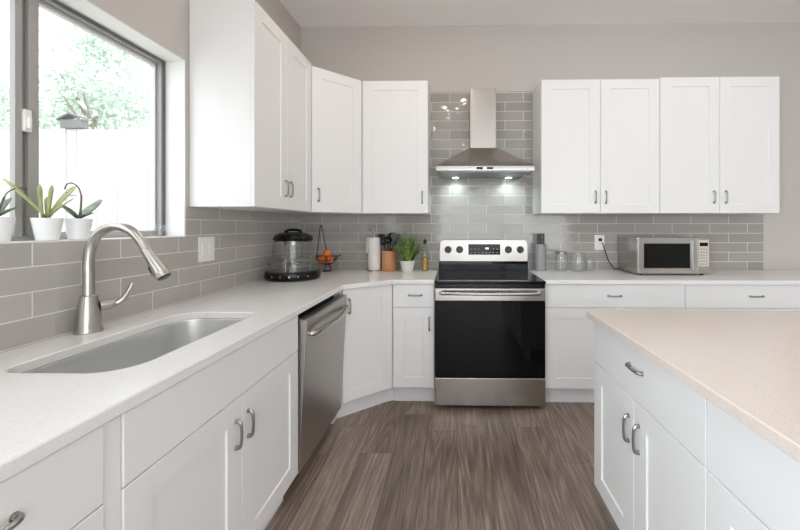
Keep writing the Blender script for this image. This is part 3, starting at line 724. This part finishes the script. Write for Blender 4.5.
# ------------------------------------------------------------------ switches and outlets
t = thing('switch_plate', 'white double switch plate on the left tiled wall beside the window', 'switch', (TT + 0.0002, -1.262, 1.137))
obj('plate', box(BM(), 0, 0.006, -0.064, 0.064, -0.066, 0.066, 0.002), M['plastic'], t)
for y in (-.028, .028): obj('rocker', box(BM(), 0.0061, 0.010, y - .017, y + .017, -.033, .033, 0.0015), M['ceramic'], t)
t = thing('power_outlet', 'white wall outlet with a black plug left of the microwave', 'outlet', (2.592, -TT - 0.0002, 1.120))
obj('plate', box(BM(), -0.042, 0.042, -0.006, 0, -0.064, 0.064, 0.002), M['plastic'], t)
for z in (-.027, .027): obj('socket', box(BM(), -.017, .017, -0.0085, -0.0061, z - .014, z + .014, 0.001), M['ceramic'], t)

# ------------------------------------------------------------------ microwave
t = thing('microwave', 'silver countertop microwave with black window on the right worktop', 'microwave', (2.742, -0.03, ZC))
MW = 0.545
b = BM(); box(b, 0, MW, -0.335, 0, 0.010, 0.288, 0.004, 3); obj('casing', b, M['steel_h'], t)
for x in (.04, MW - .04):
    for y in (-.31, -.03): b = BM(); cyl_axis(b, (x, y, 0.0002), (0, 0, 1), .014, .0097, 16); obj('foot', b, M['black'], t)
b = BM(); box(b, 0.002, MW * .815, -0.352, -0.3355, 0.012, 0.287, 0.003); md_ = obj('door', b, M['steel_h'], t)
b = BM(); box(b, 0.045, 0.392, -0.3532, -0.3522, 0.055, 0.243, 0.0); obj('window', b, M['blackglass'], md_, False)
b = BM(); box(b, 0.400, 0.412, -0.368, -0.3522, 0.040, 0.262, 0.004, 3); obj('handle', b, M['nickel'], md_)
b = BM(); box(b, MW * .817, MW - .002, -0.350, -0.3355, 0.012, 0.287, 0.003); cp = obj('control_panel', b, M['steel_h'], t)
b = BM(); box(b, 0.456, 0.532, -0.3515, -0.3502, 0.070, 0.268, 0.0); kp = obj('keypad', b, M['panel_beige'], cp, False)
b = BM(); box(b, 0.463, 0.525, -0.3522, -0.3516, 0.222, 0.250, 0.0); obj('display', b, M['blackglass'], kp, False)
b = BM()
for r_ in range(6):
    for c_ in range(3):
        box(b, 0.464 + c_ * .0215, 0.480 + c_ * .0215, -0.3522, -0.3516, 0.080 + r_ * .0225, 0.092 + r_ * .0225)
obj('keys', b, M['alu'], kp, False)
b = BM(); tube(b, smooth_path([(-.140, -.012, .232), (-.138, -.03, .215), (-.118, -.03, .15), (-.095, -.03, .085), (-.06, -.025, .035), (-.03, -.012, .012), (0.02, .010, .02), (0.03, 0.006, .04)], 7), .0038, 8)
cd = obj('power_cord', b, M['black'], t)
b = BM(); box(b, -.162, -.135, .0, .0145, .245, .272, .004, 2); obj('plug', b, M['black'], cd)

# ------------------------------------------------------------------ turbo oven in the corner
t = thing('tabletop_oven', 'round tabletop oven with clear dome and black lid in the corner', 'oven', (0.197, -0.605, ZC + 0.0003))
b = BM(); lathe(b, [(0.172, 0), (0.182, 0.004), (0.187, 0.02), (0.186, 0.05), (0.180, 0.060), (0.168, 0.062)], seg=48); bs = obj('base', b, M['black'], t)
for a in (-1.95, -1.62, -1.3, -1.0, -.65):
    b = BM(); cyl_axis(b, (0.1845 * math.cos(a), 0.1845 * math.sin(a), .033), (math.cos(a), math.sin(a), 0), .006, .004, 14)
    obj('button', b, M['handle'], bs, label='small silver button')
b = BM(); lathe(b, [(0.165, .0625), (0.167, .118), (0.163, .119), (0.163, .0625)], seg=48, cap0=False, cap1=False); obj('lower_ring', b, M['domeglass'], t)
b = BM(); lathe(b, [(0.160, .1195), (0.158, .124), (0.146, .132), (0.139, .150), (0.137, .235), (0.130, .262), (0.112, .270)], seg=48, cap0=False, cap1=False); obj('dome', b, M['domeglass'], t)
b = BM()
for rr_, zz_ in ((.118, .09), (.118, .135)): tube(b, [(rr_ * math.cos(2 * PI * i / 32), rr_ * math.sin(2 * PI * i / 32), zz_) for i in range(32)], .0022, 6, True)
for i in range(9): tube(b, [(-0.1 + .025 * i, -math.sqrt(max(0, .118 ** 2 - (-0.1 + .025 * i) ** 2)), .135), (-0.1 + .025 * i, math.sqrt(max(0, .118 ** 2 - (-0.1 + .025 * i) ** 2)), .135)], .0016, 6)
for a in (.5, 2.6, 4.7): tube(b, [(.118 * math.cos(a), .118 * math.sin(a), .064), (.118 * math.cos(a), .118 * math.sin(a), .155)], .0025, 6)
obj('rack', b, M['nickel'], t)
b = BM(); lathe(b, [(0.066, .2710), (0.128, .2710), (0.135, .277), (0.133, .292), (0.118, .312), (0.085, .326), (0.04, .332)], seg=48); ld = obj('lid', b, M['black'], t)
b = BM(); box(b, 0.04, 0.125, -0.135, -0.09, .284, .316, .006, 2); obj('control_box', b, M['black'], ld)
b = BM(); tube(b, smooth_path([(-.06, 0, .322), (-.045, 0, .342), (0, 0, .348), (.045, 0, .342), (.06, 0, .322)], 5), .010, 10); obj('handle', b, M['black'], ld)
b = BM(); lathe(b, [(0.062, .2705), (0.060, .240), (0.03, .235)], seg=32); obj('heater', b, M['nickel'], t)

# ------------------------------------------------------------------ fruit stand
t = thing('fruit_basket', 'black wire fruit basket with a tall hook in the corner', 'basket', (0.288, -0.165, ZC + .0003))
b = BM()
tube(b, [(.036 * math.cos(2 * PI * i / 28), .036 * math.sin(2 * PI * i / 28), .004) for i in range(28)], .0035, 8, True)
prof = [(.012, .058), (.035, .060), (.060, .072), (.080, .098), (.088, .125)]
for k in range(14):
    a = 2 * PI * k / 14; tube(b, [(r * math.cos(a), r * math.sin(a), z) for r, z in prof], .0018, 6)
for r, z in (prof[1], prof[3], prof[4]): tube(b, [(r * math.cos(2 * PI * i / 32), r * math.sin(2 * PI * i / 32), z) for i in range(32)], .0028, 6, True)
tube(b, [(.084, 0, .122), (.118, -.01, .134)], .004, 8)
for a in (0.3, 2.4, 4.5): tube(b, [(.036 * math.cos(a), .036 * math.sin(a), .004), (.02 * math.cos(a), .02 * math.sin(a), .06)], .003, 6)
obj('bowl', b, M['blackmetal'], t)
b = BM(); tube(b, smooth_path([(-.086, 0, .12), (-.070, 0, .25), (-.058, 0, .355), (-.050, 0, .372), (-.040, 0, .355), (-.02, 0, .25), (.012, .0, .115)], 6), .0042, 8)
sphere(b, (-.05, 0, .378), .008, 12, 8); obj('hook', b, M['blackmetal'], t)
first = None
spots = [(-.036, -.020, .1), (.036, -.022, .1), (.0, .042, .1), (0, 0, .151)]
LB = ['orange in the wire basket, lower left of the pile', 'orange in the wire basket, lower right by the rim', 'orange in the wire basket, at the back of the pile', 'orange in the wire basket, topmost of the pile']
for i, (x, y, z) in enumerate(spots):
    if first is None:
        b = BM(); sphere(b, (0, 0, 0), .0325, 24, 16, .95)
        o = first = obj('orange', b, M['orange'])
    else:
        o = first.copy(); C.objects.link(o)
    o.location = (.288 + x, -.165 + y, ZC + z); o.rotation_euler = (.3 * i, .2 * i, i)
    tag(o, LB[i], 'fruit', 'oranges in the wire basket')

# ------------------------------------------------------------------ paper towel
t = thing('paper_towel_holder', 'white paper towel roll on a chrome holder left of the utensil crock', 'paper towel', (0.672, -0.115, ZC + .0003))
b = BM(); lathe(b, [(0.062, 0), (0.062, .005), (0.058, .008)], seg=36); obj('base', b, M['nickel'], t)
b = BM(); tube(b, smooth_path([(0, 0, .008), (0, 0, .29), (-.006, 0, .335), (-.028, 0, .352), (-.052, 0, .338), (-.058, 0, .322)], 6), .005, 8); obj('rod', b, M['nickel'], t)
b = BM(); lathe(b, [(0.018, .009), (0.052, .009), (0.052, .279), (0.018, .279), (.018, .009)], seg=40, cap0=False, cap1=False); obj('roll', b, M['paper'], t)
b = BM()
sh_ = [(-.052, -.004), (-.054, -.03), (-.058, -.036), (-.060, -.034), (-.0556, -.028), (-.0536, -.004)]
loops_bm(b, [[(x, y, z) for x, y in sh_] for z in (.15, .22, .278)]); obj('loose_sheet', b, M['paper'], t)

# ------------------------------------------------------------------ utensil crock
CRX, CRY = 0.797, -0.12
t = thing('utensil_crock', 'orange brown wooden utensil crock beside the paper towel', 'crock', (CRX, CRY, ZC + .0003))
b = BM(); lathe(b, [(0.058, 0), (0.060, .003), (0.060, .165), (0.058, .168), (0.054, .168), (0.053, .02), (0.0, .02)], seg=40, cap1=False); obj('pot', b, M['copperwood'], t)
def utensil(name, loc, tilt, rz, kind, label):
    u = thing(name, label, 'utensil', (CRX + loc[0], CRY + loc[1], ZC + .0215), 0, 'black utensils in the wooden crock')
    u.rotation_euler = (tilt[0], tilt[1], rz)
    b = BM(); tube(b, [(0, 0, 0.003), (0, 0, .215)], [.0055, .0045], 8); obj('handle', b, M['black'], u)
    b = BM()
    if kind == 'spoon': 
        sphere(b, (0, 0, .250), .036, 16, 12, 1.4)
        for v in b.verts: v.co.y = v.co.y * .25 + (.004 if abs(v.co.x) < .015 else 0)
    elif kind == 'spatula': box(b, -.036, .036, -.0025, .0025, 0.205, .300, .002)
    elif kind == 'ladle': sphere(b, (0, -.012, .240), .040, 16, 12, .8)
    obj('head', b, M['black'], u)
utensil('spoon', (.020, .0, 0), (0, -.30, 0), 0, 'spoon', 'black spoon leaning left out of the wooden crock')
utensil('ladle', (.006, -.02, 0), (.08, -.08, 0), .3, 'ladle', 'black ladle in the middle of the wooden crock')
utensil('spatula', (-.015, -.005, 0), (.03, .24, 0), .25, 'spatula', 'black spatula leaning right out of the wooden crock, tallest of the utensils')
utensil('spoon', (-.004, .008, 0), (-.12, .05, 0), .0, 'spoon', 'black spoon in the wooden crock just right of the ladle')

# ------------------------------------------------------------------ grassy plant
t = thing('potted_plant', 'bushy green grass plant in a pale textured pot beside the oil bottle', 'plant', (0.958, -0.175, ZC + .0003))
b = BM(); lathe(b, [(0.040, 0), (0.044, .003), (0.060, .085), (0.062, .092), (0.058, .092), (0.055, .085), (0, .084)], seg=36, cap1=False); obj('pot', b, M['ribbed'], t)
b = BM(); lathe(b, [(0.0545, .0845), (0.03, .094), (0, .097)], seg=24, cap1=False); obj('soil', b, M['soil'], t)
def blade(b, p, az, ln, wd, lean, droop=0.5, seg=6, fold=.25, wprof=None):
    d = Vector((math.cos(az), math.sin(az), 0)); sd = Vector((-d.y, d.x, 0)); rows = []
    pos = Vector(p); ang = lean
    for i in range(seg + 1):
        s = i / seg
        wv = wd * ((1 - s) ** .6 if wprof is None else wprof(s))
        nrm = (-d * math.cos(ang) + Vector((0, 0, math.sin(ang))))
        rows.append((pos + sd * wv, pos - nrm * wv * fold, pos - sd * wv))
        ang += droop / seg
        pos = pos + (d * math.sin(ang) + Vector((0, 0, math.cos(ang)))) * ln / seg
    V = [[b.verts.new(q) for q in r] for r in rows]
    for a, c in zip(V, V[1:]):
        for k in range(2): b.faces.new((a[k], a[k + 1], c[k + 1], c[k]))
b = BM()
for i in range(120):
    az = random.uniform(0, 2 * PI); r = random.uniform(0, .04); ln_ = random.uniform(.12, .27)
    le = random.uniform(0.0, .62)
    blade(b, (r * math.cos(az), r * math.sin(az), .09), az, ln_ * (1.0 - .25 * le), random.uniform(.009, .0135), le, random.uniform(.1, .7))
fo = obj('foliage', b, M['leaf'], t, True)
b = BM()
for v in range(3): pass
b.free()

# ------------------------------------------------------------------ oil bottle
t = thing('oil_bottle', 'slim glass bottle of amber oil with black stopper left of the range', 'bottle', (1.098, -0.11, ZC + .0003))
b = BM(); lathe(b, [(0.026, 0), (0.029, .003), (0.029, .145), (0.024, .170), (0.012, .195), (0.011, .232)], seg=28, cap1=False); obj('bottle_glass', b, M['oilglass'], t)
b = BM(); lathe(b, [(0.025, .004), (0.0275, .006), (0.0275, .110)], seg=28); obj('oil', b, M['oil'], t)
b = BM(); lathe(b, [(0.0135, .226), (0.0145, .230), (0.0145, .252), (0.008, .256), (.006, .266)], seg=20); obj('stopper', b, M['black'], t)

# ------------------------------------------------------------------ knife holder
KX, KY = 2.068, -0.085
t = thing('knife_holder', 'smoky grey cylinder knife holder just right of the range', 'knife holder', (KX, KY, ZC + .0003))
b = BM(); lathe(b, [(0.046, 0), (0.049, .003), (0.049, .222), (0.045, .225), (0.040, .225), (0.038, .215), (0, .214)], seg=36, cap1=False); obj('holder', b, M['greyplastic'], t)
kn = [(-.022, .0, 'leftmost of the four'), (-.006, -.012, 'second from the left'), (.010, .002, 'third from the left'), (.026, -.008, 'rightmost of the four')]
kf = None
for x, y, w_ in kn:
    if kf is None:
        kf = o = thing('knife', '', 'knife', (KX + x, KY + y, ZC + .2152))
        b = BM(); loops_bm(b, [[(sx * .0062 * q, sy * .009 * q, z) for sx, sy in ((-1, -1), (1, -1), (1, 1), (-1, 1))] for z, q in ((0, .9), (.01, 1), (.085, 1.05), (.097, .8))]); h1 = obj('handle', b, M['black'], o)
        b = BM(); cyl_axis(b, (-.0064, 0, .03), (1, 0, 0), .0022, .0128, 10); cyl_axis(b, (-.0064, 0, .065), (1, 0, 0), .0022, .0128, 10); h2 = obj('rivets', b, M['nickel'], o)
    else:
        o = kf.copy(); C.objects.link(o); o.location = (KX + x, KY + y, ZC + .2152)
        for ch in (h1, h2):
            c = ch.copy(); C.objects.link(c); c.parent = o
    tag(o, 'black handled knife in the grey holder, ' + w_, 'knife', 'knives in the grey holder')

# ------------------------------------------------------------------ glass jars
def jar(name, x, y, r, h, label, lid, cat='jar'):
    t = thing(name, label, cat, (x, y, ZC + .0003), 0, 'clear glass jars between range and microwave')
    b = BM(); lathe(b, [(r * .88, 0), (r, .006), (r, h * .78), (r * .86, h * .88), (r * .86, h), (r * .82, h), (r * .82, h * .88), (r * .94, h * .77), (r * .94, .012), (r * .8, .009), (0, .009)], seg=36, cap1=False)
    obj('glass', b, M['glass'], t)
    if lid:
        b = BM(); lathe(b, [(r * .90, h + .0005), (r * .92, h + .004), (r * .92, h + .014), (r * .5, h + .018)], seg=32); obj('lid', b, M['nickel'], t)
    else:
        b = BM(); tube(b, [(r * .86 * math.cos(2 * PI * i / 32), r * .86 * math.sin(2 * PI * i / 32), h) for i in range(32)], .003, 6, True); obj('rim', b, M['glass'], t)
jar('glass_jar', 2.243, -.09, .050, .145, 'clear glass jar with silver lid, nearest the knife holder', True)
jar('glass_jar', 2.372, -.13, .064, .150, 'wide clear glass jar without lid, middle of the three', False)
jar('glass_tumbler', 2.482, -.08, .036, .100, 'small clear drinking glass below the outlet', False, 'glass')

# ------------------------------------------------------------------ window sill plants
def pot(name, y, label, x=-0.055):
    t = thing(name, label, 'plant', (x, y, WZ0 + .0045))
    b = BM(); lathe(b, [(0.027, 0), (0.029, .002), (0.0405, .074), (0.0405, .077), (0.0375, .077), (0.0365, .072), (0, .071)], seg=36, cap1=False); obj('pot', b, M['ceramic'], t)
    b = BM(); lathe(b, [(0.036, .0715), (0.02, .075), (0, .076)], seg=24, cap1=False); obj('soil', b, M['soil'], t)
    return t
wp = lambda s: (math.sin(PI * min(1, .12 + s * .80)) ** .7) * (1 if s < .98 else .4)
t = pot('potted_plant', -2.000, 'pale green strap leaved plant in white pot on the sill, middle pot')
b = BM()
for az, ln_, wd_, le, dp_ in ((-1.6, .175, .011, .68, .2), (1.5, .150, .018, .50, .22), (1.0, .10, .010, .55, .3), (0.2, .07, .010, .5, .5), (-2.2, .075, .009, .4, .4), (2.4, .08, .009, .25, .1)):
    blade(b, (0, 0, .075), az, ln_, wd_, le, dp_, 9, .3, lambda s: .45 + .55 * s if s < .85 else (1 - s) * 5 + .25)
wq = lambda s: .5 + .5 * s if s < .85 else (1 - s) * 5 + .25
for dy, sl, ln_ in ((-.014, -.20, .115), (.004, -.02, .118)):
    b1 = BM(); blade(b1, (0, 0, 0), 0.25, ln_, .0125, .05, .1, 9, .3, wq)
    for v in b1.verts: v.co = Vector((v.co.x, v.co.y + dy + sl * v.co.z, v.co.z + .075))
    me_ = bpy.data.meshes.new('tmp'); b1.to_mesh(me_); b1.free(); b.from_mesh(me_); bpy.data.meshes.remove(me_)
lf = obj('foliage', b, M['paleleaf'], t)
sm = lf.modifiers.new('thickness', 'SOLIDIFY'); sm.thickness = .0012
t = pot('potted_orchid', -1.893, 'small orchid with arching stem in white pot, right pot on the sill')
b = BM()
wo = lambda s: math.sin(PI * (0.08 + .9 * s)) ** .6
for az, ln_, wd_, le, dp_ in ((-1.5, .085, .013, .75, .35), (1.5, .115, .024, .80, .05), (0.1, .06, .014, .9, .5)):
    blade(b, (0, 0, .077), az, ln_, wd_, le, dp_, 9, .3, wo)
lf = obj('leaves', b, M['greyleaf'], t); sm = lf.modifiers.new('thickness', 'SOLIDIFY'); sm.thickness = .0012
b = BM(); st = smooth_path([(0, 0, .077), (.002, .006, .115), (.002, .010, .150), (0, .002, .190), (0, -.022, .207), (0, -.042, .200), (0, -.050, .182)], 5)
tube(b, st, .0024, 6); obj('stem', b, M['stem'], t)
b = BM(); tube(b, [(.004, .004, .077), (.004, .008, .165)], .003, 8); obj('stake', b, M['stem'], t)
b = BM()
for k in range(5): blade(b, (0, -.03, .160), 2 * PI * k / 5, .022, .006, 1.2, .5, 4, .3, wo)
tube(b, [(0, -.045, .172), (0, -.03, .162)], .0012, 5); obj('flower', b, M['greyleaf'], t)
t = pot('potted_orchid', -2.146, 'small plant in white pot cut by the left edge, leaning dark stem')
b = BM()
for az, ln_, wd_, le, dp_ in ((-1.4, .10, .016, .8, .3), (1.6, .075, .013, .3, .5), (.3, .06, .013, .8, .4)): blade(b, (0, 0, .077), az, ln_, wd_, le, dp_, 9, .3, wo)
lf = obj('leaves', b, M['greyleaf'], t); sm = lf.modifiers.new('thickness', 'SOLIDIFY'); sm.thickness = .0012
b = BM(); tube(b, smooth_path([(0, 0, .077), (0, .015, .12), (0, .03, .155), (0, .06, .172), (0, .085, .17)], 5), [.0035] * 8 + [.002] * 13, 6); obj('stem', b, M['stem'], t)
t = thing('candle_glass', 'small clear glass cup at the right end of the window sill', 'glass', (-0.055, -1.502, WZ0 + .0045))
b = BM(); lathe(b, [(0.024, 0), (0.027, .003), (0.028, .055), (0.0255, .055), (0.0245, .008), (0, .007)], seg=28, cap1=False); obj('cup', b, M['glass'], t)
